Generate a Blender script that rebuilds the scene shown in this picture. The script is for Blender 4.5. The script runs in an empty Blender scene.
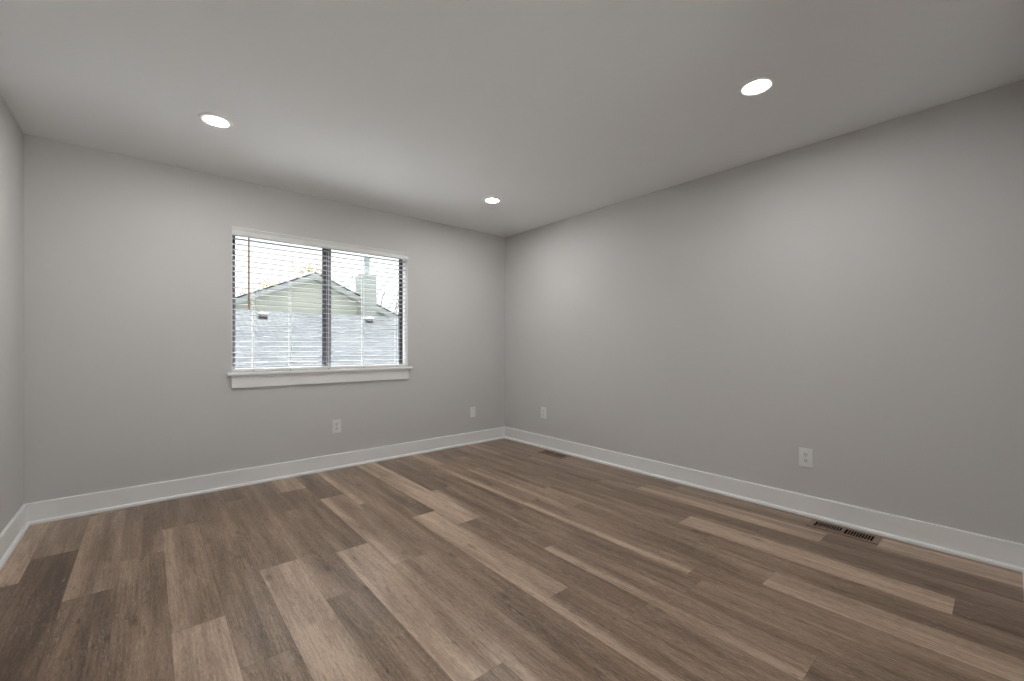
import bpy, bmesh, math, random
from mathutils import Vector, Matrix

random.seed(7)
S = bpy.context.scene
COL = S.collection
PI = math.pi

# ------------------------------------------------------------------ camera
cam_data = bpy.data.cameras.new('camera')
cam = bpy.data.objects.new('camera', cam_data)
COL.objects.link(cam)
cam.location = (-3.306, -3.994, 1.118)
cam.rotation_euler = (PI / 2, 0, -math.radians(40.575))
cam_data.sensor_fit = 'HORIZONTAL'
cam_data.sensor_width = 36
cam_data.lens = 425.68 / 1024 * 36
cam_data.shift_y = 5.3 / 1024
cam_data.clip_start = 0.02
cam_data.clip_end = 300
S.camera = cam

# ------------------------------------------------------------------ world: overcast sky, exposure
SKY = 2.0           # overcast sky
SUN = 108.0
LAMP = 362.0        # recessed lamp lens radiance
world = bpy.data.worlds.new('overcast_sky')
S.world = world
world.use_nodes = True
wn = world.node_tree.nodes
wl = world.node_tree.links
wn.clear()
w_out = wn.new('ShaderNodeOutputWorld')
w_bg = wn.new('ShaderNodeBackground')
w_tc = wn.new('ShaderNodeTexCoord')
w_noise = wn.new('ShaderNodeTexNoise')
w_noise.inputs['Scale'].default_value = 2.0
w_noise.inputs['Detail'].default_value = 4
w_ramp = wn.new('ShaderNodeValToRGB')
w_ramp.color_ramp.elements[0].color = (0.90, 0.94, 1.0, 1)
w_ramp.color_ramp.elements[1].color = (1.0, 1.0, 1.0, 1)
wl.new(w_tc.outputs['Generated'], w_noise.inputs['Vector'])
wl.new(w_noise.outputs['Fac'], w_ramp.inputs['Fac'])
wl.new(w_ramp.outputs['Color'], w_bg.inputs['Color'])
w_bg.inputs['Strength'].default_value = SKY
wl.new(w_bg.outputs['Background'], w_out.inputs['Surface'])
# hazy sun standing high beyond the window side
sun_data = bpy.data.lights.new('hazy_sun', 'SUN')
sun_data.energy = SUN
sun_data.angle = math.radians(18)
sun_data.color = (1.0, 0.995, 0.985)
sun = bpy.data.objects.new('hazy_sun', sun_data)
COL.objects.link(sun)
sun.rotation_euler = Vector((-0.22, -math.cos(math.radians(54)), -math.sin(math.radians(54)))).to_track_quat('-Z', 'Y').to_euler()
S.view_settings.view_transform = 'Standard'
S.view_settings.look = 'None'
S.view_settings.exposure = 0.0
S.view_settings.gamma = 1.0
S.view_settings.use_curve_mapping = False

# ------------------------------------------------------------------ helpers
def new_mat(name):
    m = bpy.data.materials.new(name)
    m.use_nodes = True
    return m, m.node_tree.nodes, m.node_tree.links, m.node_tree.nodes['Principled BSDF']

def plain(name, color, rough=0.5, metal=0.0, spec=0.5, var=0.04, scale=30.0, bump=0.0, bscale=400.0):
    """procedural paint / plastic / metal: base colour with a slight noise variation and optional bump"""
    m, n, l, b = new_mat(name)
    b.inputs['Roughness'].default_value = rough
    b.inputs['Metallic'].default_value = metal
    b.inputs['Specular IOR Level'].default_value = spec
    tc = n.new('ShaderNodeTexCoord')
    ns = n.new('ShaderNodeTexNoise'); ns.inputs['Scale'].default_value = scale
    ns.inputs['Detail'].default_value = 3
    l.new(tc.outputs['Object'], ns.inputs['Vector'])
    rp = n.new('ShaderNodeValToRGB')
    rp.color_ramp.elements[0].position = 0.3; rp.color_ramp.elements[1].position = 0.7
    rp.color_ramp.elements[0].color = tuple(c * (1 - var) for c in color) + (1,)
    rp.color_ramp.elements[1].color = tuple(min(1, c * (1 + var)) for c in color) + (1,)
    l.new(ns.outputs['Fac'], rp.inputs['Fac'])
    l.new(rp.outputs['Color'], b.inputs['Base Color'])
    if bump:
        n2 = n.new('ShaderNodeTexNoise'); n2.inputs['Scale'].default_value = bscale
        l.new(tc.outputs['Object'], n2.inputs['Vector'])
        bp = n.new('ShaderNodeBump'); bp.inputs['Strength'].default_value = bump
        bp.inputs['Distance'].default_value = 0.001
        l.new(n2.outputs['Fac'], bp.inputs['Height'])
        l.new(bp.outputs['Normal'], b.inputs['Normal'])
    return m

def math_node(n, l, op, a, b=None, clamp=False):
    q = n.new('ShaderNodeMath'); q.operation = op; q.use_clamp = clamp
    for i, v in enumerate((a, b)):
        if v is None: continue
        if isinstance(v, (int, float)): q.inputs[i].default_value = v
        else: l.new(v, q.inputs[i])
    return q.outputs[0]

def box(bm, x0, x1, y0, y1, z0, z1, mi=0):
    vs = [bm.verts.new(p) for p in ((x0, y0, z0), (x1, y0, z0), (x1, y1, z0), (x0, y1, z0),
                                    (x0, y0, z1), (x1, y0, z1), (x1, y1, z1), (x0, y1, z1))]
    for f in ((0, 3, 2, 1), (4, 5, 6, 7), (0, 1, 5, 4), (1, 2, 6, 5), (2, 3, 7, 6), (3, 0, 4, 7)):
        bm.faces.new([vs[i] for i in f]).material_index = mi

def prism(bm, prof, axis, a, b):
    """extrude a closed 2D profile along an axis ('x': prof=(y,z); 'y': prof=(x,z); 'z': prof=(x,y))"""
    def P(p, t):
        return {'x': (t, p[0], p[1]), 'y': (p[0], t, p[1]), 'z': (p[0], p[1], t)}[axis]
    v0 = [bm.verts.new(P(p, a)) for p in prof]
    v1 = [bm.verts.new(P(p, b)) for p in prof]
    n = len(prof)
    for i in range(n):
        bm.faces.new((v0[i], v0[(i + 1) % n], v1[(i + 1) % n], v1[i]))
    bm.faces.new(v0[::-1]); bm.faces.new(v1)

def lathe(bm, prof, seg=48, c=(0, 0, 0), closed=False):
    """revolve (r,z) profile about z"""
    rings = []
    for r, z in prof:
        if r < 1e-6:
            rings.append([bm.verts.new((c[0], c[1], c[2] + z))])
        else:
            rings.append([bm.verts.new((c[0] + r * math.cos(2 * PI * i / seg), c[1] + r * math.sin(2 * PI * i / seg), c[2] + z)) for i in range(seg)])
    pairs = list(zip(rings, rings[1:]))
    if closed: pairs.append((rings[-1], rings[0]))
    for A, B in pairs:
        for i in range(seg):
            j = (i + 1) % seg
            if len(A) == 1 and len(B) == 1: continue
            if len(A) == 1: bm.faces.new((A[0], B[j], B[i]))
            elif len(B) == 1: bm.faces.new((A[i], A[j], B[0]))
            else: bm.faces.new((A[i], A[j], B[j], B[i]))

def tube(bm, pts, radii, seg=8):
    rings = []
    for i, p in enumerate(pts):
        p = Vector(p)
        d = (Vector(pts[min(i + 1, len(pts) - 1)]) - Vector(pts[max(i - 1, 0)])).normalized()
        u = d.orthogonal().normalized() if i == 0 else (pu - d * pu.dot(d)).normalized()
        pu = u
        w = d.cross(u)
        r = radii[i] if isinstance(radii, (list, tuple)) else radii
        rings.append([bm.verts.new(p + (u * math.cos(2 * PI * k / seg) + w * math.sin(2 * PI * k / seg)) * r) for k in range(seg)])
    for A, B in zip(rings, rings[1:]):
        for k in range(seg):
            bm.faces.new((A[k], A[(k + 1) % seg], B[(k + 1) % seg], B[k]))
    bm.faces.new(rings[0][::-1]); bm.faces.new(rings[-1])

def obj(name, bm, mat, parent=None, bevel=0.0, smooth=False, seg=2):
    bmesh.ops.recalc_face_normals(bm, faces=bm.faces)
    if bevel:
        bmesh.ops.bevel(bm, geom=[e for e in bm.edges if e.calc_face_angle(0) > 0.6], offset=bevel, segments=seg,
                        profile=0.5, affect='EDGES', clamp_overlap=True)
    me = bpy.data.meshes.new(name)
    bm.to_mesh(me); bm.free()
    for m in (mat if isinstance(mat, (list, tuple)) else [mat]): me.materials.append(m)
    o = bpy.data.objects.new(name, me); COL.objects.link(o)
    if smooth:
        for p in me.polygons: p.use_smooth = True
    if parent: o.parent = parent
    return o

def struct(name, bm, mat, parent=None, **k):
    o = obj(name, bm, mat, parent, **k)
    if not parent: o['kind'] = 'structure'
    return o

def tag(o, label, cat, group=None):
    o['label'] = label; o['category'] = cat
    if group: o['group'] = group
    return o

def thing(name, label, cat, loc=(0, 0, 0), rz=0.0, group=None):
    o = bpy.data.objects.new(name, None); COL.objects.link(o)
    o.location = loc; o.rotation_euler = (0, 0, rz)
    o.empty_display_size = 0.1
    return tag(o, label, cat, group)

def dup(root, loc, rz, label):
    r = root.copy(); COL.objects.link(r); r.location = loc; r.rotation_euler = (0, 0, rz); r['label'] = label
    for ch in list(root.children):
        c = ch.copy(); COL.objects.link(c); c.parent = r
        for g in list(ch.children):
            d = g.copy(); COL.objects.link(d); d.parent = c
    return r

# ------------------------------------------------------------------ materials
M_wall = plain('greige_wall_paint', (0.615, 0.605, 0.597), 0.75, spec=0.2, var=0.008, scale=1.2, bump=0.10, bscale=220)
M_ceil = plain('white_ceiling_paint', (0.845, 0.855, 0.87), 0.9, spec=0.1, var=0.008, scale=1.5, bump=0.08, bscale=200)
M_trim = plain('white_trim_paint', (0.85, 0.85, 0.845), 0.35, spec=0.4, var=0.006, scale=5)
M_slat = plain('white_blind_vinyl', (0.80, 0.80, 0.79), 0.45, var=0.01, scale=10)
M_blade = plain('shade_greyed_slat_vinyl', (0.33, 0.325, 0.325), 0.5, var=0.01, scale=10)  # white slats, greyed in the colour so they read shaded against the sky
M_plate = plain('white_plate_plastic', (0.80, 0.80, 0.79), 0.35, var=0.01, scale=40)
M_dark = plain('dark_slot', (0.012, 0.012, 0.012), 0.8, var=0.1)
M_bronze = plain('dark_bronze_aluminium', (0.028, 0.028, 0.034), 0.35, metal=0.3, var=0.1, scale=20)
M_sash = plain('bronze_sash_with_reflection', (0.075, 0.075, 0.092), 0.4, metal=0.3, var=0.12, scale=20)  # bronze like the frame, with its pale reflection put into the colour
M_wand = plain('tan_wood_wand', (0.33, 0.20, 0.13), 0.4, var=0.15, scale=60)
M_plug = plain('grey_cord_plug', (0.22, 0.22, 0.22), 0.6)
M_cord = plain('white_cord', (0.85, 0.85, 0.84), 0.8, var=0.03, scale=200)
M_reg = plain('brown_register_enamel', (0.215, 0.142, 0.100), 0.4, metal=0.0, var=0.15, scale=40)
M_duct = plain('black_duct', (0.008, 0.007, 0.006), 0.9, var=0.1)
M_steel = plain('screw_head_white', (0.62, 0.61, 0.60), 0.35, metal=0.3)
M_lampring = plain('white_lamp_ring', (0.85, 0.85, 0.85), 0.4, var=0.01)

M_lens, n, l, b = new_mat('lit_lamp_lens')
b.inputs['Base Color'].default_value = (0.9, 0.9, 0.9, 1)
tc = n.new('ShaderNodeTexCoord'); gr = n.new('ShaderNodeTexNoise'); gr.inputs['Scale'].default_value = 30
l.new(tc.outputs['Object'], gr.inputs['Vector'])
rp = n.new('ShaderNodeValToRGB')
rp.color_ramp.elements[0].color = (1.0, 0.992, 0.975, 1); rp.color_ramp.elements[1].color = (1.0, 0.996, 0.982, 1)
l.new(gr.outputs['Fac'], rp.inputs['Fac']); l.new(rp.outputs['Color'], b.inputs['Emission Color'])
b.inputs['Emission Strength'].default_value = LAMP

# thin window glass: mostly clear, Fresnel reflection
M_glass, n, l, b = new_mat('window_glass')
n.remove(b)
tr = n.new('ShaderNodeBsdfTransparent'); tr.inputs['Color'].default_value = (0.94, 0.96, 0.955, 1)
gl = n.new('ShaderNodeBsdfGlossy'); gl.inputs['Roughness'].default_value = 0.02
fr = n.new('ShaderNodeFresnel'); fr.inputs['IOR'].default_value = 1.35
mx = n.new('ShaderNodeMixShader')
gg = n.new('ShaderNodeNewGeometry')   # reflect at the outer interfaces only: no total internal reflection in the thin pane
l.new(math_node(n, l, 'MULTIPLY', fr.outputs['Fac'], math_node(n, l, 'SUBTRACT', 1.0, gg.outputs['Backfacing'])), mx.inputs['Fac']); l.new(tr.outputs[0], mx.inputs[1]); l.new(gl.outputs[0], mx.inputs[2])
l.new(mx.outputs[0], n['Material Output'].inputs['Surface'])

# wood-look vinyl planks
M_floor, n, l, b = new_mat('vinyl_plank_floor')
uv = n.new('ShaderNodeUVMap'); uv.uv_map = 'plank'
ue = n.new('ShaderNodeUVMap'); ue.uv_map = 'edge'
at = n.new('ShaderNodeAttribute'); at.attribute_name = 'tone'
def nz(sx, sy, detail=4, rough=0.55, dist=0.0, scale=1.0, seed=0.0):
    mp = n.new('ShaderNodeMapping'); mp.inputs['Scale'].default_value = (sx, sy, 1); mp.inputs['Location'].default_value = (seed, seed * 1.7, seed)
    l.new(uv.outputs['UV'], mp.inputs['Vector'])
    t = n.new('ShaderNodeTexNoise'); t.inputs['Scale'].default_value = scale; t.inputs['Detail'].default_value = detail
    t.inputs['Roughness'].default_value = rough; t.inputs['Distortion'].default_value = dist
    l.new(mp.outputs['Vector'], t.inputs['Vector'])
    return t.outputs['Fac']
broad = nz(11, 0.9, 3, 0.5, 0.6)
streak = nz(40, 3.2, 5, 0.62, 0.8, seed=3.1)
fine = nz(240, 34, 4, 0.6, 0.8, seed=7.7)
patch = nz(7, 2.0, 2, 0.5, 0.2, seed=12.3)
# cathedral figure
mp = n.new('ShaderNodeMapping'); mp.inputs['Scale'].default_value = (1, 0.10, 1)
l.new(uv.outputs['UV'], mp.inputs['Vector'])
wv = n.new('ShaderNodeTexWave'); wv.wave_type = 'BANDS'; wv.bands_direction = 'X'
wv.inputs['Scale'].default_value = 20; wv.inputs['Distortion'].default_value = 9; wv.inputs['Detail'].default_value = 3
wv.inputs['Detail Scale'].default_value = 0.9; wv.inputs['Detail Roughness'].default_value = 0.6
l.new(mp.outputs['Vector'], wv.inputs['Vector'])
sc_ = n.new('ShaderNodeSeparateColor'); l.new(at.outputs['Color'], sc_.inputs['Color'])
t = sc_.outputs[0]
sp = n.new('ShaderNodeSeparateXYZ'); l.new(ue.outputs['UV'], sp.inputs['Vector'])
eb = n.new('ShaderNodeMapRange'); eb.interpolation_type = 'SMOOTHSTEP'
eb.inputs['From Min'].default_value = 0.032; eb.inputs['From Max'].default_value = 0.070
eb.inputs['To Min'].default_value = 1.0; eb.inputs['To Max'].default_value = 0.0
l.new(math_node(n, l, 'ADD', sp.outputs['X'], math_node(n, l, 'MULTIPLY', math_node(n, l, 'SUBTRACT', broad, 0.5), 0.08)), eb.inputs['Value'])
t = math_node(n, l, 'ADD', t, math_node(n, l, 'MULTIPLY', eb.outputs['Result'], sc_.outputs[1]))
t = math_node(n, l, 'ADD', t, math_node(n, l, 'MULTIPLY', math_node(n, l, 'SUBTRACT', broad, 0.5), 1.15))
t = math_node(n, l, 'ADD', t, math_node(n, l, 'MULTIPLY', math_node(n, l, 'SUBTRACT', streak, 0.5), 0.60))
t = math_node(n, l, 'ADD', t, math_node(n, l, 'MULTIPLY', math_node(n, l, 'SUBTRACT', fine, 0.5), 0.82))
wvc = math_node(n, l, 'MULTIPLY', math_node(n, l, 'SUBTRACT', wv.outputs['Fac'], 0.5), math_node(n, l, 'MULTIPLY', patch, 0.16))
t = math_node(n, l, 'ADD', t, wvc)
# knots
mk = n.new('ShaderNodeMapping'); mk.inputs['Scale'].default_value = (6.5, 2.6, 1)
l.new(uv.outputs['UV'], mk.inputs['Vector'])
vk = n.new('ShaderNodeTexVoronoi'); vk.inputs['Scale'].default_value = 1.0
l.new(mk.outputs['Vector'], vk.inputs['Vector'])
kr = n.new('ShaderNodeMapRange'); kr.inputs['From Min'].default_value = 0.02; kr.inputs['From Max'].default_value = 0.13
kr.inputs['To Min'].default_value = -0.34; kr.inputs['To Max'].default_value = 0.0
l.new(vk.outputs['Distance'], kr.inputs['Value'])
fk = n.new('ShaderNodeMapRange'); fk.inputs['From Min'].default_value = 0.62; fk.inputs['From Max'].default_value = 0.70
fk.inputs['To Max'].default_value = -0.20
l.new(nz(70, 12, 2, 0.5, 0.8, seed=33.0), fk.inputs['Value'])
t = math_node(n, l, 'ADD', t, fk.outputs['Result'])
t = math_node(n, l, 'ADD', t, kr.outputs['Result'], clamp=True)
rp = n.new('ShaderNodeValToRGB'); cr = rp.color_ramp
cr.elements[0].position = 0.0; cr.elements[0].color = (0.088, 0.056, 0.036, 1)
cr.elements[1].position = 1.0; cr.elements[1].color = (0.601, 0.444, 0.327, 1)
for ps, c in ((0.33, (0.208, 0.137, 0.091)), (0.55, (0.302, 0.209, 0.145)), (0.8, (0.450, 0.324, 0.234))):
    e = cr.elements.new(ps); e.color = c + (1,)
l.new(t, rp.inputs['Fac'])
# limed pores
pr = n.new('ShaderNodeMapRange'); pr.inputs['From Min'].default_value = 0.56; pr.inputs['From Max'].default_value = 0.66
pr.inputs['To Max'].default_value = 0.42
l.new(nz(120, 15, 3, 0.6, 1.6, seed=21.0), pr.inputs['Value'])
pm = math_node(n, l, 'MULTIPLY', pr.outputs['Result'], math_node(n, l, 'GREATER_THAN', patch, 0.47))
mixp = n.new('ShaderNodeMix'); mixp.data_type = 'RGBA'
l.new(pm, mixp.inputs['Factor']); l.new(rp.outputs['Color'], mixp.inputs[6]); mixp.inputs[7].default_value = (0.44, 0.36, 0.30, 1)
# micro-bevel joint line
ed = math_node(n, l, 'MINIMUM', math_node(n, l, 'MINIMUM', sp.outputs['X'], math_node(n, l, 'SUBTRACT', 0.1766, sp.outputs['X'])), sp.outputs['Y'])
er = n.new('ShaderNodeMapRange'); er.inputs['From Min'].default_value = 0.0004; er.inputs['From Max'].default_value = 0.0016
er.inputs['To Min'].default_value = 0.45; er.inputs['To Max'].default_value = 0.0
l.new(ed, er.inputs['Value'])
mixe = n.new('ShaderNodeMix'); mixe.data_type = 'RGBA'
l.new(er.outputs['Result'], mixe.inputs['Factor']); l.new(mixp.outputs[2], mixe.inputs[6]); mixe.inputs[7].default_value = (0.05, 0.036, 0.028, 1)
l.new(mixe.outputs[2], b.inputs['Base Color'])
rr = n.new('ShaderNodeMapRange'); rr.inputs['To Min'].default_value = 0.25; rr.inputs['To Max'].default_value = 0.38
l.new(fine, rr.inputs['Value']); l.new(rr.outputs['Result'], b.inputs['Roughness'])
b.inputs['Specular IOR Level'].default_value = 0.5
bp = n.new('ShaderNodeBump'); bp.inputs['Strength'].default_value = 0.12; bp.inputs['Distance'].default_value = 0.001
l.new(fine, bp.inputs['Height']); l.new(bp.outputs['Normal'], b.inputs['Normal'])

# exterior: lap siding
def siding(name, color, lap=0.17):
    m, n, l, b = new_mat(name)
    b.inputs['Roughness'].default_value = 0.7
    tc = n.new('ShaderNodeTexCoord'); sp = n.new('ShaderNodeSeparateXYZ'); l.new(tc.outputs['Object'], sp.inputs['Vector'])
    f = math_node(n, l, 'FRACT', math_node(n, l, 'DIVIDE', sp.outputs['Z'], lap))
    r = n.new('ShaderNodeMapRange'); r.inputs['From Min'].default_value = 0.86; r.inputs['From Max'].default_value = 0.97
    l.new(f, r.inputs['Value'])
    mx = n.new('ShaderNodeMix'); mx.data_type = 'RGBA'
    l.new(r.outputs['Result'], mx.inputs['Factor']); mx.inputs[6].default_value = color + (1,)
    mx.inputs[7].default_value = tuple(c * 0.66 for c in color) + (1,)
    l.new(mx.outputs[2], b.inputs['Base Color'])
    return m
M_siding = siding('cream_lap_siding', (0.46, 0.47, 0.40))
M_chim = siding('pale_chimney_siding', (0.35, 0.37, 0.345))
M_fascia = plain('pale_grey_rake_board', (0.36, 0.38, 0.365), 0.6)
M_roofedge = plain('dark_grey_shingle', (0.05, 0.055, 0.06), 0.9, var=0.2, scale=8)
M_flue = plain('galvanised_flue', (0.28, 0.31, 0.325), 0.5, metal=0.2, var=0.05, scale=6)
M_ventbox = plain('white_vent_box', (0.6, 0.6, 0.6), 0.5)
M_ventdark = plain('brown_vent_louvre', (0.04, 0.03, 0.027), 0.8)
M_bark = plain('grey_brown_bark', (0.04, 0.036, 0.032), 0.9, var=0.2, scale=12)
M_leaf = plain('yellow_autumn_leaf', (0.26, 0.18, 0.05), 0.7, var=0.2, scale=3)
M_ground = plain('lawn', (0.10, 0.13, 0.06), 0.95, var=0.3, scale=1.5)
M_ext = plain('exterior_brick_red', (0.30, 0.22, 0.19), 0.9, var=0.15, scale=4)

M_shingle, n, l, b = new_mat('pale_grey_shingle_roof')
b.inputs['Roughness'].default_value = 1.0
b.inputs['Specular IOR Level'].default_value = 0.0
uvn = n.new('ShaderNodeUVMap'); uvn.uv_map = 'UVMap'
br = n.new('ShaderNodeTexBrick')
br.inputs['Color1'].default_value = (0.050, 0.0525, 0.056, 1); br.inputs['Color2'].default_value = (0.031, 0.033, 0.036, 1)
br.inputs['Mortar'].default_value = (0.015, 0.0165, 0.0185, 1); br.inputs['Scale'].default_value = 1.0
br.inputs['Mortar Size'].default_value = 0.012; br.inputs['Mortar Smooth'].default_value = 0.3
br.inputs['Brick Width'].default_value = 0.26; br.inputs['Row Height'].default_value = 0.10
br.inputs['Bias'].default_value = -0.25
dn = n.new('ShaderNodeTexNoise'); dn.inputs['Scale'].default_value = 3.0; dn.inputs['Detail'].default_value = 3
l.new(uvn.outputs['UV'], dn.inputs['Vector'])
vm = n.new('ShaderNodeVectorMath'); vm.operation = 'MULTIPLY_ADD'; vm.inputs[1].default_value = (0.05, 0.05, 0)
l.new(dn.outputs['Color'], vm.inputs[0]); l.new(uvn.outputs['UV'], vm.inputs[2])
l.new(vm.outputs['Vector'], br.inputs['Vector']); l.new(br.outputs['Color'], b.inputs['Base Color'])

# ------------------------------------------------------------------ room shell (metres; right wall x=0, back wall y=0)
W, H, YF = 3.892, 2.44, -4.068
YH = -5.30                       # hall behind the cased opening the photo was taken from
OX0, OX1, OZ0, OZ1 = -2.800, -1.285, 0.905, 2.060   # window opening
DX0, DX1, DZ = -3.80, -1.75, 2.10                    # cased opening in front wall
T = 0.16

REG = [(-0.12, -0.935), (-0.12, -3.342)]             # register centres
HX, HY = 0.049, 0.150                                # half size of the duct holes

def cut_rects(r, holes):
    out = [r]
    for hx0, hx1, hy0, hy1 in holes:
        nxt = []
        for x0, x1, y0, y1 in out:
            if hx1 <= x0 or hx0 >= x1 or hy1 <= y0 or hy0 >= y1:
                nxt.append((x0, x1, y0, y1)); continue
            a0, a1 = max(x0, hx0), min(x1, hx1)
            if x0 < a0: nxt.append((x0, a0, y0, y1))
            if a1 < x1: nxt.append((a1, x1, y0, y1))
            if y0 < hy0: nxt.append((a0, a1, y0, hy0))
            if hy1 < y1: nxt.append((a0, a1, hy1, y1))
        out = nxt
    return out
holes = [(cx - HX, cx + HX, cy - HY, cy + HY) for cx, cy in REG]

# plank rows: (joints, tones) from the back wall forward
ROWS = {
    -4: ([-0.962, -2.18], [0.74, 0.30, 0.36]),
    -3: ([-0.672, -1.89], [0.52, 0.19, 0.25]),
    -2: ([-0.085, -1.305, -2.52], [0.50, 0.50, 0.30, 0.4]),
    -1: ([-1.00, -2.22], [0.36, 0.40, 0.38]),
    0: ([-0.648, -1.878], [0.30, 0.48, 0.72]),
    1: ([-1.05, -2.27], [0.36, 0.44, 0.50]),
    2: ([-0.35, -1.567, -2.79], [0.30, 0.34, 0.72, 0.4]),
    3: ([-0.82, -2.040, -3.26], [0.36, 0.42, 0.36, 0.5]),
    4: ([-0.395, -1.626, -2.831], [0.70, 0.32, 0.74, 0.34]),
    5: ([-0.730, -1.95, -3.17], [0.34, 0.52, 0.46, 0.4]),
    6: ([-1.020, -2.234, -3.45], [0.46, 0.40, 0.36, 0.4]),
    7: ([-0.245, -1.463, -2.667], [0.36, 0.34, 0.76, 0.40]),
    8: ([-0.53, -1.750, -2.974], [0.72, 0.72, 0.32, 0.42]),
    9: ([-1.10, -2.325, -3.545], [0.32, 0.34, 0.44, 0.36]),
    10: ([-0.60, -1.82, -3.04], [0.36, 0.34, 0.34, 0.38]),
    11: ([-0.528, -1.748, -2.968], [0.60, 0.44, 0.46, 0.40]),
    12: ([-0.81, -2.020, -3.240], [0.34, 0.52, 0.38, 0.78]),
    13: ([-0.40, -1.62, -2.84], [0.36, 0.40, 0.36, 0.40]),
    14: ([-1.42, -2.633, -3.840], [0.38, 0.38, 0.80, 0.26]),
    15: ([-0.570, -1.79, -3.01], [0.64, 0.38, 0.36, 0.34]),
    16: ([-0.87, -2.092, -3.290], [0.38, 0.40, 0.70, 0.34]),
    17: ([-1.07, -2.29, -3.512], [0.40, 0.40, 0.42, 0.74]),
    18: ([-1.07, -2.29, -3.512], [0.40, 0.38, 0.42, 0.40]),
}
PW = 0.1766
# planks printed with a pale sapwood band along their left edge: (row, plank) -> strength
EDGE = {(9, 2): 0.34, (9, 1): 0.2, (11, 1): 0.30, (11, 2): 0.34, (7, 3): 0.3, (5, 1): 0.28, (5, 2): 0.25, (6, 0): 0.3, (12, 1): 0.12, (13, 2): 0.2, (0, 1): 0.2, (-2, 1): 0.12, (16, 1): 0.12, (3, 1): 0.15, (8, 2): 0.1}
bm = bmesh.new()
uvp = bm.loops.layers.uv.new('plank'); uve = bm.loops.layers.uv.new('edge')
tone_l = bm.loops.layers.float_color.new('tone')
for k, (js, tones) in ROWS.items():
    x0, x1 = -3.238 + PW * k, -3.238 + PW * (k + 1)
    cx0, cx1 = max(x0, -W), min(x1, 0.0)
    if cx1 <= cx0: continue
    js, tones = list(js), list(tones)
    while js[-1] > YH + 1.22:
        js.append(js[-1] - 1.22); tones.append(random.uniform(0.3, 0.5))
    ys = [0.0] + js + [YH]
    while len(tones) < len(ys) - 1: tones.append(random.uniform(0.3, 0.5))
    for i in range(len(ys) - 1):
        y1, y0 = ys[i], ys[i + 1]
        ou, ov = random.uniform(0, 50), random.uniform(0, 50)
        for (a, c, d, e) in cut_rects((cx0, cx1, y0, y1), holes):
            # split into quadrants so the edge distance interpolates exactly
            xs = sorted({a, c} | ({(x0 + x1) / 2} if a < (x0 + x1) / 2 < c else set()))
            yy = sorted({d, e} | ({(y0 + y1) / 2} if d < (y0 + y1) / 2 < e else set()))
            for xa, xb in zip(xs, xs[1:]):
                for ya, yb in zip(yy, yy[1:]):
                    f = bm.faces.new([bm.verts.new((p, q, 0)) for p, q in ((xa, ya), (xb, ya), (xb, yb), (xa, yb))])
                    for lp in f.loops:
                        X, Y = lp.vert.co.x, lp.vert.co.y
                        lp[uvp].uv = (X - x0 + ou, Y - y0 + ov)
                        lp[uve].uv = (X - x0, min(Y - y0, y1 - Y))
                        lp[tone_l] = (tones[i], EDGE.get((k, i), 0.0), 0, 1)
for a, c, d, e in cut_rects((-W - T, T, YH - T, T), holes):      # sub-floor under the planks
    box(bm, a, c, d, e, -0.12, -0.002)
struct('floor', bm, M_floor)

bm = bmesh.new(); box(bm, -W - T, T, YH - T, T, H, H + 0.12); struct('ceiling', bm, M_ceil)
bm = bmesh.new()
box(bm, -W - T, OX0, 0, T, -0.12, H); box(bm, OX1, T, 0, T, -0.12, H)
box(bm, OX0, OX1, 0, T, -0.12, OZ0 - 0.025); box(bm, OX0, OX1, 0, T, OZ1, H)
struct('wall_back', bm, M_wall)
bm = bmesh.new(); box(bm, 0, T, YH, 0, -0.12, H); struct('wall_right', bm, M_wall)
bm = bmesh.new(); box(bm, -W - T, -W, YH, 0, -0.12, H); struct('wall_left', bm, M_wall)
bm = bmesh.new()
box(bm, -W, DX0, YF - T, YF, 0, H); box(bm, DX1, 0, YF - T, YF, 0, H); box(bm, DX0, DX1, YF - T, YF, DZ, H)
struct('wall_front', bm, M_wall)
bm = bmesh.new(); 
PX0, PX1, PZ = -3.30, -1.90, 2.05
box(bm, -W - T, PX0, YH - T, YH, -0.12, H); box(bm, PX1, T, YH - T, YH, -0.12, H); box(bm, PX0, PX1, YH - T, YH, PZ, H)
struct('wall_hall', bm, M_wall)

# unseen glazed door added behind the camera to let daylight in
bm = bmesh.new()
yd0, yd1 = YH - 0.10, YH - 0.05
box(bm, PX0, PX0 + 0.06, yd0, yd1, 0, PZ); box(bm, PX1 - 0.06, PX1, yd0, yd1, 0, PZ)
pm_ = (PX0 + PX1) / 2
box(bm, pm_ - 0.05, pm_ + 0.05, yd0, yd1, 0, PZ)
for a, c in ((PX0 + 0.06, pm_ - 0.05), (pm_ + 0.05, PX1 - 0.06)):
    box(bm, a, c, yd0, yd1, 0, 0.08); box(bm, a, c, yd0, yd1, PZ - 0.06, PZ)
pd = struct('added_daylight_door', bm, M_trim)
for a, c in ((PX0 + 0.06, pm_ - 0.05), (pm_ + 0.05, PX1 - 0.06)):
    bm = bmesh.new(); box(bm, a, c, yd0 + 0.02, yd0 + 0.026, 0.08, PZ - 0.06)
    obj('glass_pane', bm, M_glass, pd)

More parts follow.
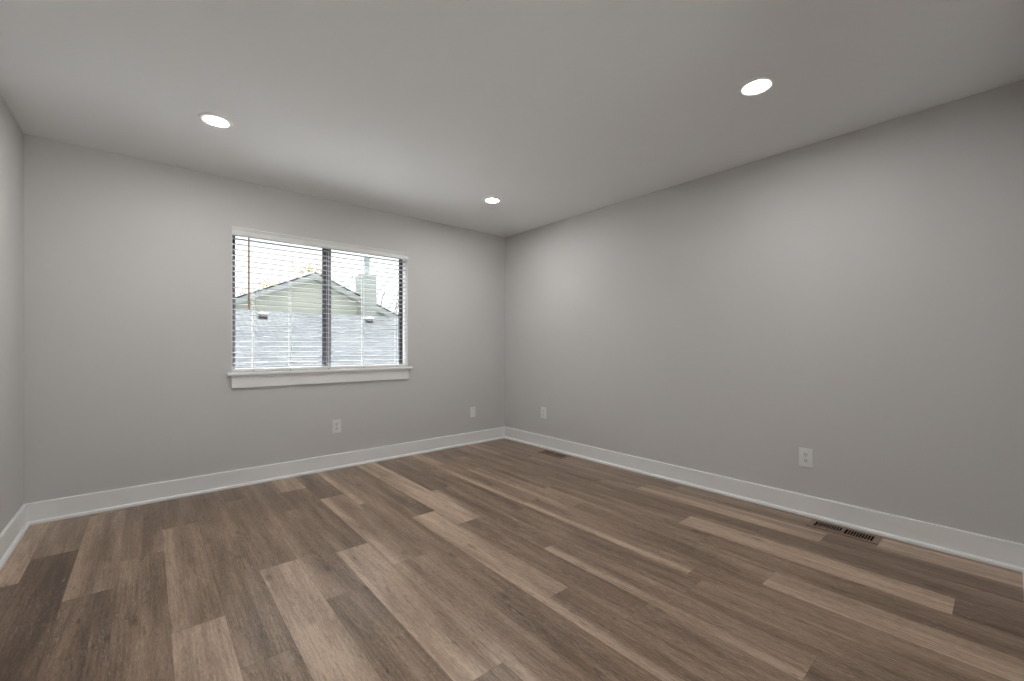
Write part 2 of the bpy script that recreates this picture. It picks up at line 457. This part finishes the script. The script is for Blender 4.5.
# baseboards with shoe moulding
BT, BH, ST = 0.014, 0.133, 0.017
def base_prof(s):   # depth from wall d, height z -> eased top edge
    return [(0, 0), (s * BT, 0), (s * BT, BH - 0.005), (s * (BT - 0.0015), BH - 0.0015), (s * (BT - 0.005), BH), (0, BH)]
def shoe_prof(s):
    p = [(s * BT, 0), (s * (BT + ST), 0)]
    for i in range(0, 6):
        a = i / 5 * PI / 2
        p.append((s * (BT + 0.004 + (ST - 0.004) * math.cos(a)), 0.008 + 0.013 * math.sin(a)))
    p.append((s * BT, 0.021))
    return p
def baseboard(name, wallpos, s, axis, a, b):
    bm = bmesh.new(); prism(bm, [(wallpos + d, z) for d, z in base_prof(s)], axis, a, b)
    o = struct(name, bm, M_trim)
    bm = bmesh.new(); prism(bm, [(wallpos + d, z) for d, z in shoe_prof(s)], axis, a, b)
    obj('shoe_molding', bm, M_trim, o)
baseboard('baseboard_back', 0.0, -1, 'x', -W, 0)
baseboard('baseboard_right', 0.0, -1, 'y', YF, -BT)
baseboard('baseboard_left', -W, 1, 'y', YF, -BT)
baseboard('baseboard_front', YF, 1, 'x', DX1 + 0.09, -BT - ST)
# casing of the opening behind the photographer
bm = bmesh.new()
box(bm, DX1 - 0.005, DX1 + 0.085, YF, YF + 0.016, 0, DZ + 0.085)
box(bm, DX0 - 0.085, DX0 + 0.005, YF, YF + 0.016, 0, DZ + 0.085)
box(bm, DX0 + 0.005, DX1 - 0.005, YF, YF + 0.016, DZ - 0.005, DZ + 0.085)
struct('trim_1', bm, M_trim)

# ------------------------------------------------------------------ window
FY0, FY1 = 0.110, 0.154
bm = bmesh.new()
fw, fb = 0.030, 0.010
box(bm, OX0, OX0 + fw, FY0, FY1, OZ0, OZ1); box(bm, OX1 - fw, OX1, FY0, FY1, OZ0, OZ1)
box(bm, OX0 + fw, OX1 - fw, FY0, FY1, OZ0, OZ0 + fb); box(bm, OX0 + fw, OX1 - fw, FY0, FY1, OZ1 - 0.012, OZ1)
win = struct('window_1', bm, M_bronze, bevel=0.002)
MX = (OX0 + OX1) / 2
def sash(x0, x1, y0, y1, sw, sr):
    bm = bmesh.new()
    z0, z1 = OZ0 + fb, OZ1 - 0.012
    box(bm, x0, x0 + sw, y0, y1, z0, z1); box(bm, x1 - sr, x1, y0, y1, z0, z1)
    box(bm, x0 + sw, x1 - sr, y0, y1, z0, z0 + 0.012); box(bm, x0 + sw, x1 - sr, y0, y1, z1 - 0.012, z1)
    o = obj('sash', bm, M_sash, win, bevel=0.0015)
    bm = bmesh.new(); ym = (y0 + y1) / 2
    box(bm, x0 + sw - 0.004, x1 - sr + 0.004, ym - 0.002, ym + 0.002, z0 + 0.009, z1 - 0.009)
    obj('glass_pane', bm, M_glass, o)
sash(OX0 + fw, MX + 0.002, 0.130, 0.148, 0.012, 0.038)
sash(MX - 0.004, OX1 - fw, 0.112, 0.129, 0.040, 0.012)
# latch on the meeting stile
bm = bmesh.new(); box(bm, MX + 0.008, MX + 0.024, 0.104, 0.112, 1.42, 1.50)
obj('latch', bm, M_bronze, win, bevel=0.003)
for a, c in ((OX0, OX0 + 0.004), (OX1 - 0.004, OX1)):
    bm = bmesh.new(); box(bm, a, c, 0.0, FY0, OZ0, OZ1); obj('jamb_liner', bm, M_trim, win)
# stool (sill board) with nosing + apron
bm = bmesh.new()
prism(bm, [(0.110, OZ0 - 0.025), (-0.032, OZ0 - 0.025), (-0.038, OZ0 - 0.019), (-0.038, OZ0 - 0.006), (-0.032, OZ0), (0.110, OZ0)], 'x', OX0, OX1)
sill = obj('window_sill', bm, M_trim, win)
bm = bmesh.new()
for a, c in ((OX0 - 0.032, OX0), (OX1, OX1 + 0.032)):
    prism(bm, [(0.0, OZ0 - 0.025), (-0.032, OZ0 - 0.025), (-0.038, OZ0 - 0.019), (-0.038, OZ0 - 0.006), (-0.032, OZ0), (0.0, OZ0)], 'x', a, c)
obj('sill_horn', bm, M_trim, win)
bm = bmesh.new(); box(bm, OX0 - 0.002, OX1 + 0.002, -0.017, 0.0, 0.783, OZ0 - 0.025)
obj('apron', bm, M_trim, win, bevel=0.002)

# ------------------------------------------------------------------ blind
blind = thing('window_blind', 'white horizontal slat blind lowered with open slats across the window', 'blind', (MX, 0.04, OZ0))
bx0, bx1 = OX0 + 0.008 - MX, OX1 - 0.012 - MX
def L(z): return z - OZ0
bm = bmesh.new(); box(bm, bx0, bx1, -0.028, 0.030, L(2.004), L(2.056))
obj('headrail', bm, M_slat, blind, bevel=0.002)
bm = bmesh.new()
prism(bm, [(-0.030, L(1.996)), (-0.042, L(1.996)), (-0.045, L(2.002)), (-0.045, L(2.036)), (-0.049, L(2.040)), (-0.049, L(2.046)), (-0.054, L(2.052)),
           (-0.054, L(2.060)), (-0.030, L(2.060))], 'x', OX0 - MX - 0.001, OX1 - MX + 0.001)
obj('valance', bm, M_slat, blind)
bm = bmesh.new()
PITCH, Z_TOP, NS = 0.0435, 1.979, 24
for i in range(NS + 1):
    z = L(Z_TOP - i * PITCH) if i < NS else L(0.9455)
    up = [(-0.0250, z - 0.0012), (-0.0125, z + 0.0006), (0, z + 0.0013), (0.0125, z + 0.0006), (0.0250, z - 0.0012)]
    lo = [(y, zz - 0.0034) for y, zz in up[::-1]]
    prism(bm, up + lo, 'x', bx0, bx1)
obj('slats', bm, M_blade, blind)
bm = bmesh.new(); box(bm, bx0, bx1, -0.027, 0.027, L(0.907), L(0.932))
rail = obj('bottom_rail', bm, M_slat, blind, bevel=0.003)
lad = [-2.650, -2.374, -2.060, -1.737, -1.395]
for x in lad:
    bm = bmesh.new()
    for y in (-0.0262, 0.0262):
        tube(bm, [(x - MX, y, L(0.934)), (x - MX, y, L(2.006))], 0.0011, 6)
    tube(bm, [(x - MX + 0.012, 0.0, L(0.934)), (x - MX + 0.012, 0.0, L(2.006))], 0.0008, 6)
    obj('ladder_cord', bm, M_cord, blind)
    bm = bmesh.new()
    prism(bm, [(x - MX + 0.006 * math.cos(a * PI / 6), L(0.9115) + 0.0035 * math.sin(a * PI / 6)) for a in range(12)], 'y', -0.0285, -0.026)
    obj('cord_plug', bm, M_plug, rail)
# tilt wand
wx = -2.687 - MX
bm = bmesh.new()
tube(bm, [(wx, -0.060, L(1.415)), (wx, -0.060, L(1.46)), (wx, -0.060, L(1.97)), (wx, -0.058, L(1.992))], [0.0075, 0.0068, 0.0062, 0.005], 8)
wand = obj('tilt_wand', bm, M_wand, blind)
bm = bmesh.new(); tube(bm, [(wx, -0.058, L(1.988)), (wx, -0.052, L(2.000)), (wx, -0.040, L(1.998))], 0.002, 6)
obj('wand_hook', bm, M_plate, wand)
# cord pair with tassel by the wand
bm = bmesh.new()
for d in (0.0, 0.007):
    tube(bm, [(-2.630 - MX + d, -0.052, L(1.30)), (-2.630 - MX + d, -0.052, L(1.60)), (-2.630 - MX + d, -0.050, L(1.998))], 0.0011, 6)
cord = obj('pull_cord', bm, M_cord, blind)

# ------------------------------------------------------------------ recessed lamps
def make_lamp(loc, label):
    t = thing('recessed_light', label, 'ceiling light', loc, 0, 'recessed ceiling lights')
    bm = bmesh.new()
    lathe(bm, [(0.052, -0.0005), (0.052, -0.006), (0.072, -0.0085), (0.083, -0.006), (0.087, -0.001), (0.087, 0.0)], 64, closed=True)
    obj('trim_ring', bm, M_lampring, t, smooth=True)
    bm = bmesh.new()
    lathe(bm, [(0, -0.0045), (0.03, -0.0045), (0.052, -0.004), (0.052, -0.001), (0, -0.001)], 64)
    obj('lens', bm, M_lens, t)
    return t
lamp = make_lamp((-3.000, -0.968, H), 'lit round recessed ceiling light above and left of the window')
dup(lamp, (-0.930, -0.945, H), 0, 'lit round recessed ceiling light nearest the far right corner of the room')
dup(lamp, (-0.952, -3.158, H), 0, 'lit round recessed ceiling light high at right, nearest the camera beside the right wall')
dup(lamp, (-3.000, -3.158, H), 0, 'lit round recessed ceiling light just overhead, out of view above the camera')

# ------------------------------------------------------------------ wall plates
def plate_base(root, w=0.080, h=0.122):
    bm = bmesh.new()
    box(bm, -w / 2, w / 2, -0.006, 0.0, -h / 2, h / 2)
    return obj('cover_plate', bm, M_plate, root, bevel=0.0025)
def screw(root, z):
    bm = bmesh.new()
    prism(bm, [(0.0035 * math.cos(a * PI / 8), z + 0.0035 * math.sin(a * PI / 8)) for a in range(16)], 'y', -0.0072, -0.005)
    obj('screw', bm, M_steel, root)
def make_outlet(loc, rz, label):
    t = thing('wall_outlet', label, 'outlet', loc, rz, 'white outlet plates along the walls')
    plate_base(t)
    for s in (-1, 1):
        zc = s * 0.0195
        bm = bmesh.new()
        pts = []
        for a in range(24):
            an = 2 * PI * a / 24
            pts.append((0.0172 * math.cos(an), zc + max(-0.0138, min(0.0138, 0.0172 * math.sin(an)))))
        prism(bm, pts, 'y', -0.0082, -0.0055)
        r = obj('receptacle', bm, M_plate, t)
        bm = bmesh.new()
        box(bm, -0.0084, -0.0046, -0.0086, -0.0070, zc - 0.001, zc + 0.0085)
        box(bm, 0.0046, 0.0084, -0.0086, -0.0070, zc + 0.0005, zc + 0.0075)
        prism(bm, [(0.0034 * math.cos(a * PI / 6), zc - 0.0075 + 0.0034 * math.sin(a * PI / 6)) for a in range(12)], 'y', -0.0086, -0.0070)
        obj('slots', bm, M_dark, r)
    screw(t, 0.0)
    return t
o1 = make_outlet((-1.995, 0, 0.383), 0, 'white outlet plate on the back wall below the window')
dup(o1, (0, -0.668, 0.383), -PI / 2, 'white outlet plate on the right wall nearest the far corner')
dup(o1, (0, -3.122, 0.380), -PI / 2, 'white outlet plate on the right wall above the near floor vent')
t = thing('blank_wall_plate', 'plain white blank wall plate on the back wall near the far corner', 'wall plate', (-0.482, 0, 0.358), 0)
plate_base(t, 0.076, 0.118); screw(t, 0.042); screw(t, -0.042)

# ------------------------------------------------------------------ floor registers
def make_register(loc, label):
    t = thing('floor_register', label, 'floor vent', loc, 0, 'floor vents along the right wall')
    ox, oy, ix, iy = 0.070, 0.1715, 0.046, 0.142
    bm = bmesh.new()
    def fr(x0, x1, y0, y1): box(bm, x0, x1, y0, y1, 0.0, 0.004)
    fr(-ox, -ix, -oy, oy); fr(ix, ox, -oy, oy); fr(-ix, ix, -oy, -iy); fr(-ix, ix, iy, oy); fr(-ix, ix, -0.009, 0.009)
    obj('frame', bm, M_reg, t)
    for s in (-1, 1):
        n = 10
        a, c = 0.009, iy
        p = (c - a) / n
        bm = bmesh.new()
        for i in range(1, n):
            y = s * (a + i * p)
            box(bm, -ix, ix, y - 0.0018, y + 0.0018, -0.002, 0.0035)
        obj('grille', bm, M_reg, t)
    # damper blade under the far half
    bm = bmesh.new(); box(bm, -0.045, 0.045, 0.008, 0.140, -0.019, -0.017)
    obj('damper', bm, M_reg, t)
    bm = bmesh.new()
    hx, hy = HX - 0.0005, HY - 0.0005
    box(bm, -hx, -hx + 0.002, -hy, hy, -0.10, -0.0005); box(bm, hx - 0.002, hx, -hy, hy, -0.10, -0.0005)
    box(bm, -hx + 0.002, hx - 0.002, -hy, -hy + 0.002, -0.10, -0.0005); box(bm, -hx + 0.002, hx - 0.002, hy - 0.002, hy, -0.10, -0.0005)
    box(bm, -hx, hx, -hy, hy, -0.104, -0.10)
    obj('duct', bm, M_duct, t)
    return t
r1 = make_register(REG[1] + (0.0,), 'brown slotted floor vent below the nearest right wall outlet')
dup(r1, REG[0] + (0.0,), 0, 'small looking brown slotted floor vent close to the far corner')

# ------------------------------------------------------------------ outside
GZ = -3.2
bm = bmesh.new(); box(bm, -40, 50, 0.3, 70, GZ - 0.2, GZ); struct('ground', bm, M_ground)
M_bounce = plain('pale_bounce_slab', (0.31, 0.305, 0.295), 0.9, var=0.06, scale=2)
bm = bmesh.new(); box(bm, -16, 12, -22, YH - T, -0.30, -0.13); struct('added_bounce_slab', bm, M_bounce)  # unseen pale slab added to bounce daylight up through the rear glazing

CX, CY, CZ = cam.location
def at_depth(u, v, D):
    """point at exterior distance y=D seen at photo pixel (u, v): used once to survey the outside"""
    yaw = math.radians(40.575)
    d = Vector((math.sin(yaw), math.cos(yaw), 0)) + Vector((math.cos(yaw), -math.sin(yaw), 0)) * ((u - 512) / 425.68) + Vector((0, 0, (345.8 - v) / 425.68))
    return Vector((CX, CY, CZ)) + d * ((D - CY) / d.y)

# low house: pale shingle roof sloping towards the window
RY, EY = 8.5, 0.9  # unseen near eave extended towards the window to bounce light onto the ceiling
RZ = at_depth(316, 314.0, RY).z
EZ = RZ - (RY - EY) * math.tan(math.radians(22))
low = thing('shingled_house', 'low house outside whose pale grey shingle roof fills the lower window', 'house', (0, RY, GZ))
bm = bmesh.new()
X0, X1 = -13.0, 16.0
uvl = bm.loops.layers.uv.new('UVMap')
def roof_slab(ya, za, yb, zb, th=0.12):
    dz = zb - za; dy = yb - ya; L_ = math.hypot(dy, dz)
    nx = Vector((0, -dz / L_, dy / L_)) * th * (1 if dy > 0 else -1)
    P = [Vector((X0, ya - RY, za - GZ)), Vector((X1, ya - RY, za - GZ)), Vector((X1, yb - RY, zb - GZ)), Vector((X0, yb - RY, zb - GZ))]
    vt = [bm.verts.new(p) for p in P]; vb = [bm.verts.new(p - nx) for p in P]
    fs = [bm.faces.new(vt), bm.faces.new(vb[::-1])]
    for i in range(4): fs.append(bm.faces.new((vt[i], vb[i], vb[(i + 1) % 4], vt[(i + 1) % 4])))
    for f in fs:
        for lp in f.loops:
            c = lp.vert.co
            lp[uvl].uv = (c.x, math.hypot(c.y - (ya - RY), c.z - (za - GZ)))
roof_slab(EY, EZ, RY, RZ); roof_slab(2 * RY - EY, EZ, RY, RZ)
obj('roof', bm, M_shingle, low)
bm = bmesh.new()
prism(bm, [(-(RY - EY) + 0.4, 0), (RY - EY - 0.4, 0), (RY - EY - 0.4, EZ - GZ - 0.05), (0, RZ - GZ - 0.25), (-(RY - EY) + 0.4, EZ - GZ - 0.05)], 'x', X0 + 0.4, X1 - 0.4)
obj('walls', bm, M_ext, low)
def vent(u0, u1, v0, v1):
    vy = RY - 0.45
    vz = RZ - 0.45 * math.tan(math.radians(22))
    a, c = at_depth(u0, v0, vy), at_depth(u1, v1, vy)
    x0, x1, zt = a.x, c.x, max(a.z, vz + 0.12)
    bm = bmesh.new()
    box(bm, x0, x1, vy - RY, vy - RY + 0.35, zt - GZ - 0.05, zt - GZ)
    o = obj('roof_vent', bm, M_ventbox, low, bevel=0.01)
    bm = bmesh.new(); box(bm, x0 + 0.02, x1 - 0.02, vy - RY + 0.005, vy - RY + 0.33, vz - GZ - 0.05, zt - GZ - 0.04)
    obj('vent_louvre', bm, M_ventdark, o)
vent(259.5, 268.5, 312.3, 317); vent(366.5, 373.8, 317.5, 321)

# gabled house behind
GY = 17.0
pk = at_depth(316, 272, GY - 0.42)
slope = 0.44
gh = thing('gabled_house', 'cream sided gabled house with a chimney seen above the pale roof', 'house', (pk.x, GY, GZ))
HWID = 6.3
rz_ = pk.z - GZ
ez_ = rz_ - slope * HWID
bm = bmesh.new()
prism(bm, [(-HWID + 0.3, 0), (HWID - 0.3, 0), (HWID - 0.3, ez_ + 0.1), (0, rz_ - 0.12), (-HWID + 0.3, ez_ + 0.1)], 'y', 0, 10)
obj('walls', bm, M_siding, gh)
bm = bmesh.new()
for s in (-1, 1):
    prism(bm, [(0, rz_), (s * HWID, ez_), (s * HWID, ez_ - 0.07), (0, rz_ - 0.07)], 'y', -0.42, 10.3)
obj('roof', bm, M_roofedge, gh)
for s in (-1, 1):
    bm = bmesh.new()
    prism(bm, [(0, rz_ - 0.07), (s * (HWID - 0.02), ez_ - 0.07), (s * (HWID - 0.02), ez_ - 0.30), (0, rz_ - 0.30)], 'y', -0.40, -0.36)
    r = obj('rake_board', bm, M_fascia, gh)
    bm = bmesh.new()
    prism(bm, [(0, rz_ - 0.30), (s * (HWID - 0.02), ez_ - 0.30), (s * (HWID - 0.02), ez_ - 0.33), (0, rz_ - 0.33)], 'y', -0.36, 0.0)
    obj('soffit', bm, M_fascia, r)
cl = at_depth(362.8, 273.5, GY - 0.75); crr = at_depth(376.5, 273.5, GY - 0.75)
bm = bmesh.new(); box(bm, cl.x - pk.x, crr.x - pk.x, -0.75, 0.15, 0, cl.z - GZ - 0.06)
ch = obj('chimney', bm, M_chim, gh)
bm = bmesh.new(); box(bm, cl.x - pk.x - 0.03, crr.x - pk.x + 0.03, -0.78, 0.18, cl.z - GZ - 0.06, cl.z - GZ)
obj('chimney_cap', bm, M_fascia, ch)
fl0 = at_depth(364.4, 257, GY - 0.3); fl1 = at_depth(369.6, 257, GY - 0.3)
fx, fr_ = (fl0.x + fl1.x) / 2 - pk.x, (fl1.x - fl0.x) / 2
bm = bmesh.new(); lathe(bm, [(0, 0), (fr_, 0), (fr_, fl0.z - cl.z - 0.06), (0, fl0.z - cl.z - 0.06)], 24, (fx, -0.3, cl.z - GZ))
lathe(bm, [(0, fl0.z - cl.z - 0.06), (fr_ * 1.35, fl0.z - cl.z - 0.06), (fr_ * 1.3, fl0.z - cl.z), (0, fl0.z - cl.z + 0.03)], 24, (fx, -0.3, cl.z - GZ))
obj('flue', bm, M_flue, ch, smooth=False)
a = at_depth(357, 293, GY - 0.2); c = at_depth(355.5, 276.5, GY - 0.2); d = at_depth(352.5, 276, GY - 0.2); e = at_depth(352.3, 278.5, GY - 0.2)
bm = bmesh.new(); tube(bm, [(q.x - pk.x, -0.2, q.z - GZ) for q in (a, c, d, e)], [0.035, 0.035, 0.05, 0.06], 8)
obj('roof_pipe', bm, M_fascia, gh)

# trees
def tree(base, height, spread, seed, label, leafy, lean=0.0, levels=4, girth=0.034):
    rnd = random.Random(seed)
    t = thing('leafy_tree' if leafy else 'bare_tree', label, 'tree', base)
    bm = bmesh.new(); tips = []
    def grow(p, d, ln, r, lev):
        pts, rad = [p], [r]
        q, dd = Vector(p), Vector(d)
        for i in range(3):
            dd = (dd + Vector((rnd.uniform(-.18, .18), rnd.uniform(-.18, .18), rnd.uniform(-.02, .14)))).normalized()
            q = q + dd * ln / 3
            pts.append(tuple(q)); rad.append(r * (1 - 0.16 * (i + 1)))
        tube(bm, pts, rad, 6 if lev < 2 else 4)
        if lev >= levels: tips.append(q); return
        if lev >= levels - 1: tips.append(q)
        for k in range(3 if lev else 5):
            an = rnd.uniform(0, 2 * PI); sp = spread * rnd.uniform(0.6, 1.15)
            nd = (dd + Vector((math.cos(an) * sp, math.sin(an) * sp, rnd.uniform(-.1, .3)))).normalized()
            st = Vector(pts[rnd.choice((2, 3))])
            grow(tuple(st), nd, ln * rnd.uniform(0.55, 0.75), rad[-1] * 0.62, lev + 1)
    grow((0, 0, 0), (lean, 0, 1), height * 0.42, height * girth, 0)
    obj('branches', bm, M_bark, t)
    if leafy:
        bm = bmesh.new()
        for q in tips:
            for _ in range(leafy):
                c = q + Vector((rnd.gauss(0, .22), rnd.gauss(0, .22), rnd.gauss(0, .18)))
                u = Vector((rnd.uniform(-1, 1), rnd.uniform(-1, 1), rnd.uniform(-1, 1))).normalized()
                w = u.orthogonal().normalized(); s = rnd.uniform(0.10, 0.17)
                vs = [bm.verts.new(c + u * s), bm.verts.new(c + w * s * .5), bm.verts.new(c - u * s), bm.verts.new(c - w * s * .5)]
                bm.faces.new(vs)
        lf = obj('foliage', bm, M_leaf, t)
        lf['kind'] = 'stuff'
    return t
TD = 29.0
TD = 34.0
p1 = at_depth(309, 277, TD)
tree((p1.x, TD, GZ), (p1.z - GZ) * 1.0, 0.32, 3, 'yellow autumn tree showing just over the left slope of the gabled roof', 8)
TD = 42.0
p2 = at_depth(243, 286, TD)
tree((p2.x, TD, GZ), (p2.z - GZ) * 1.02, 0.5, 11, 'thin sparse yellowing tree at the left edge of the window view', 1)
TD = 33.0
p3 = at_depth(380, 279, TD)
tree((p3.x, TD, GZ), (p3.z - GZ) * 1.05, 0.5, 5, 'bare branched tree right of the chimney', 0, girth=0.055)
